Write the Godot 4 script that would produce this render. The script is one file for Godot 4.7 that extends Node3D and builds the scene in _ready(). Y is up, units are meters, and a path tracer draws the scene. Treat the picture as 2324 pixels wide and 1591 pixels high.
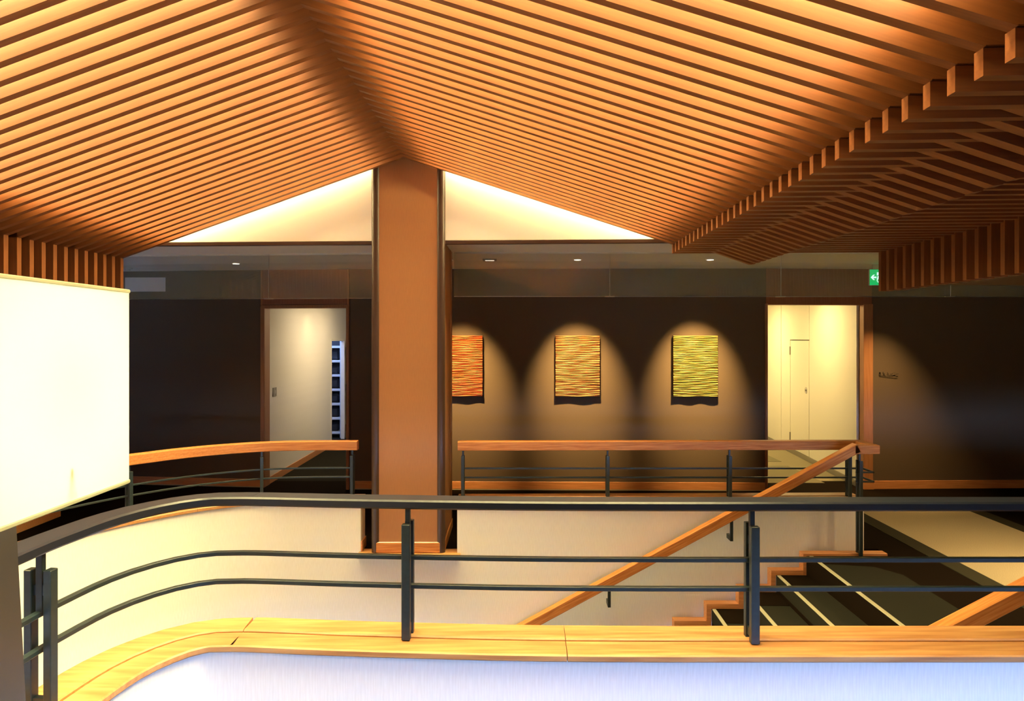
extends Node3D
# A mezzanine gallery under a timber-slatted gable ceiling. Metres, y up.
# y = 0 is the floor of the far corridor; the viewer's floor lies 0.49 m higher.
# "d" is the distance in front of the viewer, so z = -d.

const EYE := 2.09
const SLOPE_TURN := -2.7            # the slats stand a little askew to the ridge, degrees
const DRIFT := 0.0175               # the ridge drifts right by this much per metre of depth
const PITCH := 0.141                # slat spacing
const SLATS := 55
const END_D := 6.80                 # depth of the last slat
const RIDGE_X := -1.164
const RIDGE_H := 1.742              # heights of slat edges above the eye
const EAVE_L := Vector2(-2.793, 0.785)
const EAVE_R := Vector2(2.569, 0.8875)
const WARM := Color(1.0, 0.93, 0.65)
const STRIP := 1.6

var M := {}
var meshes := {}
var taken := {}

func _ready() -> void:
	make_camera_and_light()
	make_materials()
	build_shell()
	build_ceiling()
	build_pillar()
	build_parapets()
	build_stairs()
	build_doorways()
	build_railings()
	build_floor_lamp()
	build_wall_panels()
	build_glass_screens()
	build_fittings()

# ------------------------------------------------------------------ camera, sky, light
func make_camera_and_light() -> void:
	var cam := Camera3D.new()
	cam.name = "camera"
	add_child(cam)
	cam.position = Vector3(0, EYE, 0)
	var near := 0.05
	cam.set_frustum(2.0 * near * 795.5 / 1600.0, Vector2(0, -near * 28.5 / 1600.0), near, 100.0)
	cam.current = true
	var env := Environment.new()
	var sm := ProceduralSkyMaterial.new()
	sm.sky_top_color = Color(0.36, 0.52, 0.95)
	sm.sky_horizon_color = Color(0.64, 0.78, 1.0)
	sm.ground_bottom_color = Color(0.07, 0.07, 0.07)
	sm.ground_horizon_color = Color(0.09, 0.09, 0.09)
	sm.sky_energy_multiplier = 1.0
	var sky := Sky.new()
	sky.sky_material = sm
	env.background_mode = Environment.BG_SKY
	env.sky = sky
	env.background_energy_multiplier = 45.0
	env.tonemap_mode = Environment.TONE_MAPPER_LINEAR
	env.tonemap_exposure = 1.72
	env.sdfgi_enabled = true
	env.ssao_enabled = true
	env.ssil_enabled = true
	var we := WorldEnvironment.new()
	we.name = "world_environment"
	we.environment = env
	add_child(we)

func area_light(called: String, where: Transform3D, size: Vector2, color: Color, energy: float, parent: Node3D = self) -> void:
	var l := AreaLight3D.new()
	l.name = called
	l.area_size = size
	l.area_normalize_energy = true
	l.light_color = color
	l.light_energy = energy
	l.shadow_enabled = true
	l.area_range = 25.0
	l.area_attenuation = 2.0
	parent.add_child(l, true)
	l.transform = where

func spot_light(where: Vector3, target: Vector3, angle: float, soft: float, color: Color, energy: float, size := 0.03) -> void:
	var l := SpotLight3D.new()
	l.name = "spot_light"
	l.light_color = color
	l.light_energy = energy
	l.spot_angle = angle
	l.spot_angle_attenuation = soft
	l.spot_range = 25.0
	l.spot_attenuation = 2.0
	l.light_size = size
	l.shadow_enabled = true
	add_child(l, true)
	var up := Vector3.UP if absf((target - where).normalized().y) < 0.99 else Vector3.FORWARD
	l.look_at_from_position(where, target, up)

# ------------------------------------------------------------------ materials
func grain_image(seed_: int, freq: float, a: Color, b: Color, power := 1.0, octaves := 4) -> ImageTexture:
	var n := FastNoiseLite.new()
	n.seed = seed_
	n.noise_type = FastNoiseLite.TYPE_SIMPLEX_SMOOTH
	n.frequency = freq
	n.fractal_octaves = octaves
	var g := n.get_seamless_image(256, 256)
	var im := Image.create(256, 256, false, Image.FORMAT_RGB8)
	for y in 256:
		for x in 256:
			im.set_pixel(x, y, a.lerp(b, pow(g.get_pixel(x, y).r, power)))
	return ImageTexture.create_from_image(im)

func mat(color: Color, rough: float, tex: Texture2D = null, scale := Vector3.ONE, metal := 0.0) -> StandardMaterial3D:
	var m := StandardMaterial3D.new()
	m.albedo_color = color
	m.roughness = rough
	m.metallic = metal
	if tex:
		m.albedo_texture = tex
		m.uv1_triplanar = true
		m.uv1_scale = scale
	return m

func lin(r: float, g: float, b: float) -> Color:
	return Color(r, g, b).linear_to_srgb()

func glow(color: Color, energy: float) -> StandardMaterial3D:
	var m := StandardMaterial3D.new()
	m.albedo_color = color
	m.emission_enabled = true
	m.emission = color
	m.emission_energy_multiplier = energy
	return m

func make_materials() -> void:
	var g_fine := grain_image(3, 0.03, Color(0.80, 0.80, 0.80), Color(1, 1, 1))
	var g_wood := grain_image(7, 0.022, Color(0.88, 0.83, 0.78), Color(1, 1, 1), 1.0, 5)
	var g_rail := grain_image(19, 0.018, Color(0.80, 0.70, 0.62), Color(1, 1, 1), 1.0, 5)
	var g_weave := grain_image(11, 0.05, Color(0.955, 0.95, 0.945), Color(1, 1, 1), 1.0, 3)
	var g_carpet := grain_image(23, 0.12, Color(0.62, 0.62, 0.62), Color(1, 1, 1), 1.0, 3)
	M.slat = mat(lin(0.245, 0.078, 0.016), 0.55, g_wood, Vector3(0.35, 7, 7))
	M.batten = mat(lin(0.245, 0.078, 0.016), 0.55, g_wood, Vector3(7, 0.35, 7))
	M.sill = mat(lin(0.57, 0.32, 0.13), 0.42, g_rail, Vector3(0.5, 7, 7))
	M.rail = mat(lin(0.62, 0.27, 0.085), 0.45, g_rail, Vector3(0.55, 9, 9))
	M.trim = mat(lin(0.68, 0.32, 0.13), 0.45, g_wood, Vector3(0.4, 8, 8))
	M.casing = mat(lin(0.40, 0.19, 0.09), 0.5, g_wood, Vector3(8, 0.4, 8))
	M.head_panel = mat(lin(0.30, 0.125, 0.065), 0.5, g_wood, Vector3(8, 0.3, 8))
	M.pillar = mat(lin(0.37, 0.160, 0.058), 0.7, g_weave, Vector3(9, 0.6, 9))
	M.dark_trim = mat(lin(0.045, 0.020, 0.013), 0.4)
	M.white_wall = mat(lin(0.84, 0.83, 0.80), 0.85, g_weave, Vector3(10, 0.7, 10))
	M.gable = mat(lin(0.82, 0.80, 0.76), 0.85)
	M.plaster = mat(lin(0.78, 0.74, 0.66), 0.9)
	M.dark_wall = mat(lin(0.110, 0.078, 0.050), 0.8, g_weave, Vector3(6, 6, 6))
	M.roof_back = mat(lin(0.40, 0.25, 0.13), 0.9)
	M.brown_back = mat(lin(0.10, 0.055, 0.03), 0.8)
	M.carpet_brown = mat(lin(0.016, 0.010, 0.006), 0.95, g_carpet, Vector3(9, 9, 9))
	M.carpet_dark = mat(lin(0.036, 0.034, 0.026), 0.95, g_carpet, Vector3(9, 9, 9))
	M.carpet_border = mat(lin(0.06, 0.056, 0.038), 0.95, g_carpet, Vector3(9, 9, 9))
	M.carpet_beige = mat(lin(0.62, 0.52, 0.34), 0.95, g_carpet, Vector3(5, 5, 5))
	M.carpet_tan = mat(lin(0.42, 0.37, 0.24), 0.95, g_carpet, Vector3(5, 5, 5))
	M.carpet_tan_dark = mat(lin(0.30, 0.27, 0.17), 0.95, g_carpet, Vector3(5, 5, 5))
	for c in [M.carpet_brown, M.carpet_dark, M.carpet_border, M.carpet_beige, M.carpet_tan, M.carpet_tan_dark]:
		c.metallic_specular = 0.1
	M.nosing = mat(lin(0.38, 0.35, 0.24), 0.6)
	M.iron = mat(lin(0.014, 0.027, 0.032), 0.42, g_fine, Vector3(5, 5, 5))
	M.handrail_dark = mat(lin(0.009, 0.012, 0.022), 0.36)
	M.rail.metallic_specular = 0.25
	M.steel = mat(lin(0.55, 0.53, 0.50), 0.3, null, Vector3.ONE, 0.9)
	M.hinge = mat(lin(0.16, 0.14, 0.11), 0.4, null, Vector3.ONE, 0.7)
	M.shelf = mat(lin(0.62, 0.64, 0.68), 0.5)
	M.shelf_dark = mat(lin(0.02, 0.022, 0.03), 0.5)
	M.cream_panel = mat(lin(0.74, 0.72, 0.64), 0.6)
	M.seam = mat(lin(0.16, 0.15, 0.10), 0.7)
	M.plate = mat(lin(0.30, 0.28, 0.24), 0.4, null, Vector3.ONE, 0.5)
	M.letter = mat(lin(0.02, 0.015, 0.012), 0.5)
	M.post = mat(lin(0.045, 0.038, 0.042), 0.35)
	M.glass = StandardMaterial3D.new()
	M.glass.transparency = BaseMaterial3D.TRANSPARENCY_ALPHA
	M.glass.albedo_color = Color(0.75, 0.80, 0.72, 0.12)
	M.glass.roughness = 0.02
	M.window_glass = StandardMaterial3D.new()
	M.window_glass.transparency = BaseMaterial3D.TRANSPARENCY_ALPHA
	M.window_glass.albedo_color = Color(0.9, 0.95, 1.0, 0.05)
	M.window_glass.roughness = 0.02
	M.shade = StandardMaterial3D.new()
	M.shade.albedo_color = lin(0.20, 0.19, 0.13)
	M.shade.roughness = 0.9
	M.shade.backlight_enabled = true
	M.shade.backlight = lin(0.60, 0.58, 0.48)
	M.shade.emission_enabled = true
	M.shade.emission = lin(1.0, 0.90, 0.36)
	M.shade.emission_energy_multiplier = 0.10
	M.shade_rim = M.shade.duplicate()
	M.shade_rim.emission_energy_multiplier = 0.15
	M.bulb = glow(lin(1.0, 0.85, 0.6), 1.5)
	M.strip = glow(lin(1.0, 0.68, 0.30), 1.5)
	M.lens = glow(lin(1.0, 0.86, 0.62), 3.0)
	M.lens_dim = glow(lin(1.0, 0.88, 0.70), 0.5)
	M.exit_green = glow(lin(0.0, 0.36, 0.09), 0.9)
	M.exit_white = glow(lin(0.62, 0.92, 0.86), 0.9)
	M.art_orange = mat(lin(0.50, 0.135, 0.045), 0.55)
	M.art_gold = mat(lin(0.37, 0.185, 0.072), 0.55)
	M.art_green = mat(lin(0.28, 0.255, 0.070), 0.55)
	M.art_edge = mat(lin(0.05, 0.025, 0.015), 0.6)
	M.sprinkler = mat(lin(0.6, 0.58, 0.52), 0.5)

# ------------------------------------------------------------------ naming
func numbered(called: String) -> String:
	var n: int = taken.get(called, 0)
	taken[called] = n + 1
	return called if n == 0 else "%s_%03d" % [called, n]

func thing(called: String, label: String, category: String, at := Vector3.ZERO, group := "") -> Node3D:
	var o := Node3D.new()
	o.name = numbered(called)
	add_child(o)
	o.position = at
	o.set_meta("label", label)
	o.set_meta("category", category)
	if group:
		o.set_meta("group", group)
	return o

func struct(called: String, label := "") -> Node3D:
	var o := Node3D.new()
	o.name = called
	add_child(o)
	o.set_meta("kind", "structure")
	if label:
		o.set_meta("label", label)
	return o

func put(called: String, mesh: Mesh, m: Material, parent: Node, at := Vector3.ZERO, turn := 0.0) -> MeshInstance3D:
	var o := MeshInstance3D.new()
	o.name = called
	o.mesh = mesh
	o.material_override = m
	parent.add_child(o, true)
	o.position = at
	o.rotation_degrees.y = turn
	return o

# ------------------------------------------------------------------ mesh helpers
func P(x: float, y: float, d: float) -> Vector3:
	return Vector3(x, y, -d)

func begin() -> SurfaceTool:
	var st := SurfaceTool.new()
	st.begin(Mesh.PRIMITIVE_TRIANGLES)
	return st

func tri(st: SurfaceTool, a: Vector3, b: Vector3, c: Vector3, n: Vector3) -> void:
	if (b - a).cross(c - a).dot(n) > 0.0:
		var t := b
		b = c
		c = t
	for p in [a, b, c]:
		st.set_normal(n)
		st.add_vertex(p)

func quad(st: SurfaceTool, a: Vector3, b: Vector3, c: Vector3, d: Vector3, n: Vector3) -> void:
	tri(st, a, b, c, n)
	tri(st, a, c, d, n)

func add_box(st: SurfaceTool, lo: Vector3, hi: Vector3, bevel := 0.0) -> void:
	var c := (lo + hi) / 2.0
	var h := (hi - lo) / 2.0
	var b := minf(bevel, minf(h.x, minf(h.y, h.z)) * 0.9)
	for axis in 3:
		var u := (axis + 1) % 3
		var v := (axis + 2) % 3
		for s in [-1.0, 1.0]:
			var n := Vector3.ZERO
			n[axis] = s
			var q := []
			for k in [[-1, -1], [1, -1], [1, 1], [-1, 1]]:
				var p := Vector3.ZERO
				p[axis] = s * h[axis]
				p[u] = k[0] * (h[u] - b)
				p[v] = k[1] * (h[v] - b)
				q.append(c + p)
			quad(st, q[0], q[1], q[2], q[3], n)
	if b <= 0.0:
		return
	for axis in 3:
		var u := (axis + 1) % 3
		var v := (axis + 2) % 3
		for su in [-1.0, 1.0]:
			for sv in [-1.0, 1.0]:
				var q := []
				for k in [[-1, 0], [1, 0], [1, 1], [-1, 1]]:
					var p := Vector3.ZERO
					p[axis] = k[0] * (h[axis] - b)
					p[u] = su * (h[u] - (b if k[1] == 1 else 0.0))
					p[v] = sv * (h[v] - (0.0 if k[1] == 1 else b))
					q.append(c + p)
				var n := Vector3.ZERO
				n[u] = su
				n[v] = sv
				quad(st, q[0], q[1], q[2], q[3], n.normalized())
	for sx in [-1.0, 1.0]:
		for sy in [-1.0, 1.0]:
			for sz in [-1.0, 1.0]:
				var s := Vector3(sx, sy, sz)
				tri(st, c + s * (h - Vector3(0, b, b)), c + s * (h - Vector3(b, 0, b)), c + s * (h - Vector3(b, b, 0)), s.normalized())

func box_mesh(size: Vector3, bevel := 0.0) -> Mesh:
	var key := "box%s/%s" % [size, bevel]
	if not meshes.has(key):
		var st := begin()
		add_box(st, -size / 2.0, size / 2.0, bevel)
		meshes[key] = st.commit()
	return meshes[key]

func span_mesh(lo: Vector3, hi: Vector3, bevel := 0.0) -> Mesh:
	var st := begin()
	add_box(st, Vector3(minf(lo.x, hi.x), minf(lo.y, hi.y), minf(lo.z, hi.z)), Vector3(maxf(lo.x, hi.x), maxf(lo.y, hi.y), maxf(lo.z, hi.z)), bevel)
	return st.commit()

# a box given by its corners in x, y and depth
func slab(called: String, parent: Node, m: Material, x0: float, x1: float, y0: float, y1: float, d0: float, d1: float, bevel := 0.0) -> MeshInstance3D:
	var size := Vector3(absf(x1 - x0), absf(y1 - y0), absf(d1 - d0))
	return put(called, box_mesh(size, bevel), m, parent, P((x0 + x1) / 2, (y0 + y1) / 2, (d0 + d1) / 2))

# a box that runs in plan from a to b (x, depth); the thickness lies beyond the line, away from the viewer, when positive
func run(called: String, parent: Node, m: Material, a: Vector2, b: Vector2, y0: float, y1: float, thick: float, bevel := 0.0) -> MeshInstance3D:
	var along := b - a
	var turn := atan2(along.y, along.x)
	var n := Vector2(-sin(turn), cos(turn))
	var c := (a + b) / 2.0 + n * thick / 2.0
	return put(called, box_mesh(Vector3(along.length(), y1 - y0, absf(thick)), bevel), m, parent, P(c.x, (y0 + y1) / 2.0, c.y), rad_to_deg(turn))

func add_prism(st: SurfaceTool, poly: PackedVector2Array, z0: float, z1: float) -> void:
	var idx := Geometry2D.triangulate_polygon(poly)
	for k in range(0, idx.size(), 3):
		for z in [z0, z1]:
			var n := Vector3(0, 0, 1.0 if z == maxf(z0, z1) else -1.0)
			var q := []
			for j in 3:
				var p := poly[idx[k + j]]
				q.append(Vector3(p.x, p.y, z))
			tri(st, q[0], q[1], q[2], n)
	var cw := Geometry2D.is_polygon_clockwise(poly)
	for k in poly.size():
		var p := poly[k]
		var q := poly[(k + 1) % poly.size()]
		var e := (q - p).normalized()
		var n := Vector3(-e.y, e.x, 0) if cw else Vector3(e.y, -e.x, 0)
		quad(st, Vector3(p.x, p.y, z0), Vector3(q.x, q.y, z0), Vector3(q.x, q.y, z1), Vector3(p.x, p.y, z1), n)

func prism_mesh(poly: Array, z0: float, z1: float) -> Mesh:
	var st := begin()
	add_prism(st, PackedVector2Array(poly), z0, z1)
	return st.commit()

# a plan polygon (x, depth) between two heights
func plan_mesh(poly: Array, y0: float, y1: float) -> Mesh:
	var st := begin()
	var pp := PackedVector2Array(poly)
	var idx := Geometry2D.triangulate_polygon(pp)
	for k in range(0, idx.size(), 3):
		for y in [y0, y1]:
			var q := []
			for j in 3:
				q.append(P(pp[idx[k + j]].x, y, pp[idx[k + j]].y))
			tri(st, q[0], q[1], q[2], Vector3(0, 1.0 if y == y1 else -1.0, 0))
	var cw := Geometry2D.is_polygon_clockwise(pp)
	for k in pp.size():
		var p := pp[k]
		var q := pp[(k + 1) % pp.size()]
		var e := (q - p).normalized()
		var n2 := Vector2(-e.y, e.x) if cw else Vector2(e.y, -e.x)
		quad(st, P(p.x, y0, p.y), P(q.x, y0, q.y), P(q.x, y1, q.y), P(p.x, y1, p.y), Vector3(n2.x, 0, -n2.y))
	return st.commit()

# a smooth plan curve through points (x, depth)
func smooth(points: Array, step := 0.06) -> PackedVector2Array:
	var out := PackedVector2Array()
	for k in points.size() - 1:
		var p0: Vector2 = points[maxi(k - 1, 0)]
		var p1: Vector2 = points[k]
		var p2: Vector2 = points[k + 1]
		var p3: Vector2 = points[mini(k + 2, points.size() - 1)]
		var n := maxi(1, int(p1.distance_to(p2) / step))
		if p1.distance_to(p2) > 0.8:
			n = mini(n, 8)
		for j in n:
			out.append(p1.cubic_interpolate(p2, p0, p3, float(j) / n))
	out.append(points[-1])
	return out

func length_of(path: PackedVector2Array) -> float:
	var s := 0.0
	for k in path.size() - 1:
		s += path[k].distance_to(path[k + 1])
	return s

# point and direction at a distance along the path
func along_path(path: PackedVector2Array, s: float) -> Array:
	for k in path.size() - 1:
		var l := path[k].distance_to(path[k + 1])
		if s <= l or k == path.size() - 2:
			return [path[k].lerp(path[k + 1], s / l), (path[k + 1] - path[k]).normalized()]
		s -= l
	return []

func cut_path(path: PackedVector2Array, s0: float, s1: float) -> PackedVector2Array:
	var out := PackedVector2Array()
	out.append(along_path(path, s0)[0])
	var s := 0.0
	for k in path.size() - 1:
		if s > s0 + 0.004 and s < s1 - 0.004:
			out.append(path[k])
		s += path[k].distance_to(path[k + 1])
	out.append(along_path(path, s1)[0])
	return out

# sweep a closed section (offset to the far side, height) along a plan path
func sweep_mesh(path: PackedVector2Array, section: Array) -> Mesh:
	var st := begin()
	var rings := []
	var sides := []
	for k in path.size():
		var t := (path[mini(k + 1, path.size() - 1)] - path[maxi(k - 1, 0)]).normalized()
		var n := Vector2(-t.y, t.x)
		sides.append(n)
		var r := []
		for p: Vector2 in section:
			var q := path[k] + n * p.x
			r.append(P(q.x, p.y, q.y))
		rings.append(r)
	var sec := PackedVector2Array(section)
	var cw := Geometry2D.is_polygon_clockwise(sec)
	for j in section.size():
		var j2 := (j + 1) % section.size()
		var e := (sec[j2] - sec[j]).normalized()
		var m := Vector2(-e.y, e.x) if cw else Vector2(e.y, -e.x)
		for k in path.size() - 1:
			var n0 := Vector3(sides[k].x * m.x, m.y, -sides[k].y * m.x)
			var n1 := Vector3(sides[k + 1].x * m.x, m.y, -sides[k + 1].y * m.x)
			var a: Vector3 = rings[k][j]
			var b: Vector3 = rings[k][j2]
			var c: Vector3 = rings[k + 1][j2]
			var d: Vector3 = rings[k + 1][j]
			var list := [[a, n0], [b, n0], [c, n1], [a, n0], [c, n1], [d, n1]]
			for t3 in 2:
				var q := list.slice(t3 * 3, t3 * 3 + 3)
				var g: Vector3 = (q[1][0] - q[0][0]).cross(q[2][0] - q[0][0])
				if g.dot(n0) > 0.0:
					q = [q[0], q[2], q[1]]
				for pn in q:
					st.set_normal(pn[1])
					st.add_vertex(pn[0])
	var idx := Geometry2D.triangulate_polygon(sec)
	for e2 in [0, path.size() - 1]:
		var t2 := (path[1] - path[0]).normalized() if e2 == 0 else (path[-1] - path[-2]).normalized()
		var n3 := Vector3(t2.x, 0, -t2.y) * (-1.0 if e2 == 0 else 1.0)
		for k in range(0, idx.size(), 3):
			tri(st, rings[e2][idx[k]], rings[e2][idx[k + 1]], rings[e2][idx[k + 2]], n3)
	return st.commit()

func rect(w0: float, w1: float, y0: float, y1: float, b := 0.0) -> Array:
	if b <= 0.0:
		return [Vector2(w0, y0), Vector2(w1, y0), Vector2(w1, y1), Vector2(w0, y1)]
	return [Vector2(w0 + b, y0), Vector2(w1 - b, y0), Vector2(w1, y0 + b), Vector2(w1, y1 - b), Vector2(w1 - b, y1), Vector2(w0 + b, y1), Vector2(w0, y1 - b), Vector2(w0, y0 + b)]

# a straight bar between two points with a rectangular section, its height axis kept upright
func bar_mesh(a: Vector3, b: Vector3, w: float, h: float, bevel := 0.004) -> Array:
	var m := box_mesh(Vector3(a.distance_to(b), h, w), bevel)
	var x := (b - a).normalized()
	var z := x.cross(Vector3.UP).normalized()
	var y := z.cross(x)
	return [m, Transform3D(Basis(x, y, z), (a + b) / 2.0)]

func put_bar(called: String, a: Vector3, b: Vector3, w: float, h: float, m: Material, parent: Node, bevel := 0.004) -> MeshInstance3D:
	var r := bar_mesh(a, b, w, h, bevel)
	var o := put(called, r[0], m, parent)
	o.transform = r[1]
	return o

func cylinder(radius: float, height: float, sides := 20) -> Mesh:
	var c := CylinderMesh.new()
	c.top_radius = radius
	c.bottom_radius = radius
	c.height = height
	c.radial_segments = sides
	c.rings = 1
	return c

# ------------------------------------------------------------------ the shell
func build_shell() -> void:
	# floors
	var fl := struct("floor", "dark brown carpeted floor of the far corridor and landing")
	put("corridor_carpet", plan_mesh([Vector2(-7.2, 6.99), Vector2(-1.46, 6.99), Vector2(8.8, 6.99), Vector2(8.8, 10.3), Vector2(-7.2, 10.3)], -0.3, 0.0), M.carpet_brown, fl)
	put("landing_carpet", plan_mesh([Vector2(2.82, 2.72), Vector2(8.8, 2.72), Vector2(8.8, 6.99), Vector2(3.62, 6.99), Vector2(3.62, 6.752), Vector2(2.82, 6.752)], -0.3, 0.0), M.carpet_brown, fl)
	put("gallery_carpet", plan_mesh([Vector2(-1.46, 6.99), Vector2(-2.0, 7.0), Vector2(-2.44, 6.9), Vector2(-2.93, 6.6), Vector2(-3.32, 6.17), Vector2(-3.58, 5.74), Vector2(-3.72, 5.34), Vector2(-3.80, 4.9), Vector2(-3.83, 4.3), Vector2(-3.83, -3.0), Vector2(-7.2, -3.0), Vector2(-7.2, 6.99)], -0.3, 0.0), M.carpet_dark, fl)
	slab("carpet_edge", fl, M.carpet_border, 3.96, 4.14, 0.0, 0.006, 2.72, 8.90).rotation_degrees.y = -1.0
	slab("carpet_runner", fl, M.carpet_beige, 4.14, 5.46, 0.0, 0.006, 2.72, 8.90).rotation_degrees.y = -1.0
	slab("carpet_edge", fl, M.carpet_border, 5.46, 5.64, 0.0, 0.006, 2.72, 8.90).rotation_degrees.y = -1.0
	put("stair_head_mat", plan_mesh([Vector2(2.85, 3.9), Vector2(3.42, 3.9), Vector2(3.44, 6.20), Vector2(3.30, 6.42), Vector2(2.85, 6.50)], 0.0, 0.006), M.carpet_dark, fl)
	var fn := struct("floor_near", "floor of the viewer's side behind the near parapet")
	put("near_carpet", plan_mesh([Vector2(-1.40, -3.0), Vector2(8.8, -3.0), Vector2(8.8, 2.55), Vector2(-0.9, 2.55), Vector2(-1.3, 2.2), Vector2(-1.40, 1.8)], 0.19, 0.49), M.carpet_brown, fn)
	var fb := struct("floor_lower", "floor at the foot of the stairs")
	slab("lower_carpet", fb, M.carpet_dark, -4.4, 2.9, -2.8, -2.5, 2.4, 7.1)
	# outer walls
	var wl := struct("wall_left", "dark side wall at the left of the gallery")
	slab("wall_panel", wl, M.dark_wall, -5.50, -5.30, 0.0, 3.3, -3.2, 8.26)
	slab("baseboard", wl, M.trim, -5.30, -5.285, 0.0, 0.13, -3.2, 8.26, 0.003)
	slab("corridor_end", wl, M.plaster, -7.3, -7.1, -0.3, 4.6, -3.2, 16.4)
	var wr := struct("wall_right", "dark side wall at the right of the landing")
	slab("wall_panel", wr, M.dark_wall, 8.6, 8.8, -0.3, 4.6, -3.2, 16.4)
	var wb := struct("wall_back", "wall with windows behind the viewer")
	slab("wall_panel", wb, M.dark_wall, -7.3, 0.8, -0.3, 4.6, -3.2, -3.0)
	slab("wall_panel", wb, M.dark_wall, 7.2, 8.8, -0.3, 4.6, -3.2, -3.0)
	slab("wall_panel", wb, M.dark_wall, 0.8, 7.2, -0.3, 0.55, -3.2, -3.0)
	slab("wall_panel", wb, M.dark_wall, 0.8, 7.2, 1.45, 4.6, -3.2, -3.0)
	var wi := struct("window_1", "long low window behind the viewer")
	slab("pane", wi, M.window_glass, 0.8, 7.2, 0.55, 1.45, -3.105, -3.095)
	for x in [0.8, 2.4, 4.0, 5.6, 7.14]:
		slab("mullion", wi, M.steel, x, x + 0.06, 0.55, 1.45, -3.14, -3.06)
	var we := struct("wall_end", "outer wall beyond the passages")
	slab("wall_panel", we, M.plaster, -7.3, 8.8, -0.3, 4.6, 16.2, 16.4)
	var rf := struct("ceiling_roof", "roof slab above the ceilings")
	slab("roof_slab", rf, M.brown_back, -7.3, 8.8, 4.6, 4.75, -3.2, 16.4)
	# the dark far wall in three lengths between the doorways
	var wf := struct("wall_far", "dark brown far wall behind the three relief panels")
	run("wall_panel", wf, M.dark_wall, Vector2(-2.245, 9.74), Vector2(3.47, 9.635), 0.0, 3.3, 0.16)
	var bf := struct("baseboard_far", "wooden baseboard below the relief panels")
	run("board", bf, M.trim, Vector2(-2.235, 9.725), Vector2(3.46, 9.62), 0.012, 0.115, 0.014, 0.003)
	run("shadow_gap_strip", bf, M.nosing, Vector2(-2.235, 9.725), Vector2(3.46, 9.62), 0.0, 0.012, 0.014)
	var wfl := struct("wall_far_left", "dark far wall left of the left doorway")
	run("wall_panel", wfl, M.dark_wall, Vector2(-7.2, 10.27), Vector2(-3.514, 9.865), 0.0, 3.3, 0.16)
	var bfl := struct("baseboard_far_left", "wooden baseboard of the dark wall left of the left doorway")
	run("board", bfl, M.trim, Vector2(-7.1, 10.245), Vector2(-3.52, 9.85), 0.012, 0.115, 0.014, 0.003)
	run("shadow_gap_strip", bfl, M.nosing, Vector2(-7.1, 10.245), Vector2(-3.52, 9.85), 0.0, 0.012, 0.014)
	var wfr := struct("wall_far_right", "dark far wall right of the right doorway")
	run("wall_panel", wfr, M.dark_wall, Vector2(4.975, 9.757), Vector2(8.7, 9.86), 0.0, 3.3, 0.16)
	var bfr := struct("baseboard_far_right", "wooden baseboard right of the right doorway")
	run("board", bfr, M.trim, Vector2(4.98, 9.742), Vector2(8.6, 9.845), 0.0, 0.115, 0.014, 0.003)
	# corridor ceiling, its edge trim
	var cc := struct("ceiling_corridor", "flat plaster ceiling of the far corridor")
	put("ceiling_panel", plan_mesh([Vector2(-7.3, 7.275), Vector2(8.8, 6.52), Vector2(8.8, 10.4), Vector2(-7.3, 10.4)], 3.04, 3.3), M.plaster, cc)
	# gable
	var wg := struct("wall_gable", "white gable wall above the corridor, washed by hidden light")
	var g := [Vector2(-6.0, 3.04), Vector2(7.3, 3.04), Vector2(7.3, 3.3), Vector2(2.9, 3.3), Vector2(0, 4.5), Vector2(-3.1, 3.3), Vector2(-6.0, 3.3)]
	put("gable_face", prism_mesh(g, -0.10, 0.0), M.gable, wg, P(RIDGE_X + DRIFT * 6.93, 0, 6.93), SLOPE_TURN)
	var tr := struct("trim_1", "dark strip along the foot of the gable")
	put("strip", box_mesh(Vector3(13.3, 0.04, 0.05), 0.004), M.dark_trim, tr, P(-0.39, 3.025, 6.90), SLOPE_TURN)

# ------------------------------------------------------------------ slatted ceiling
func slat_at(k: int) -> Vector3:
	var d := END_D - PITCH * k
	return P(RIDGE_X + DRIFT * d, EYE, d)

func turned(points: Array, by: float) -> Array:
	var out := []
	for p: Vector2 in points:
		out.append(p.rotated(by))
	return out

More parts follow.
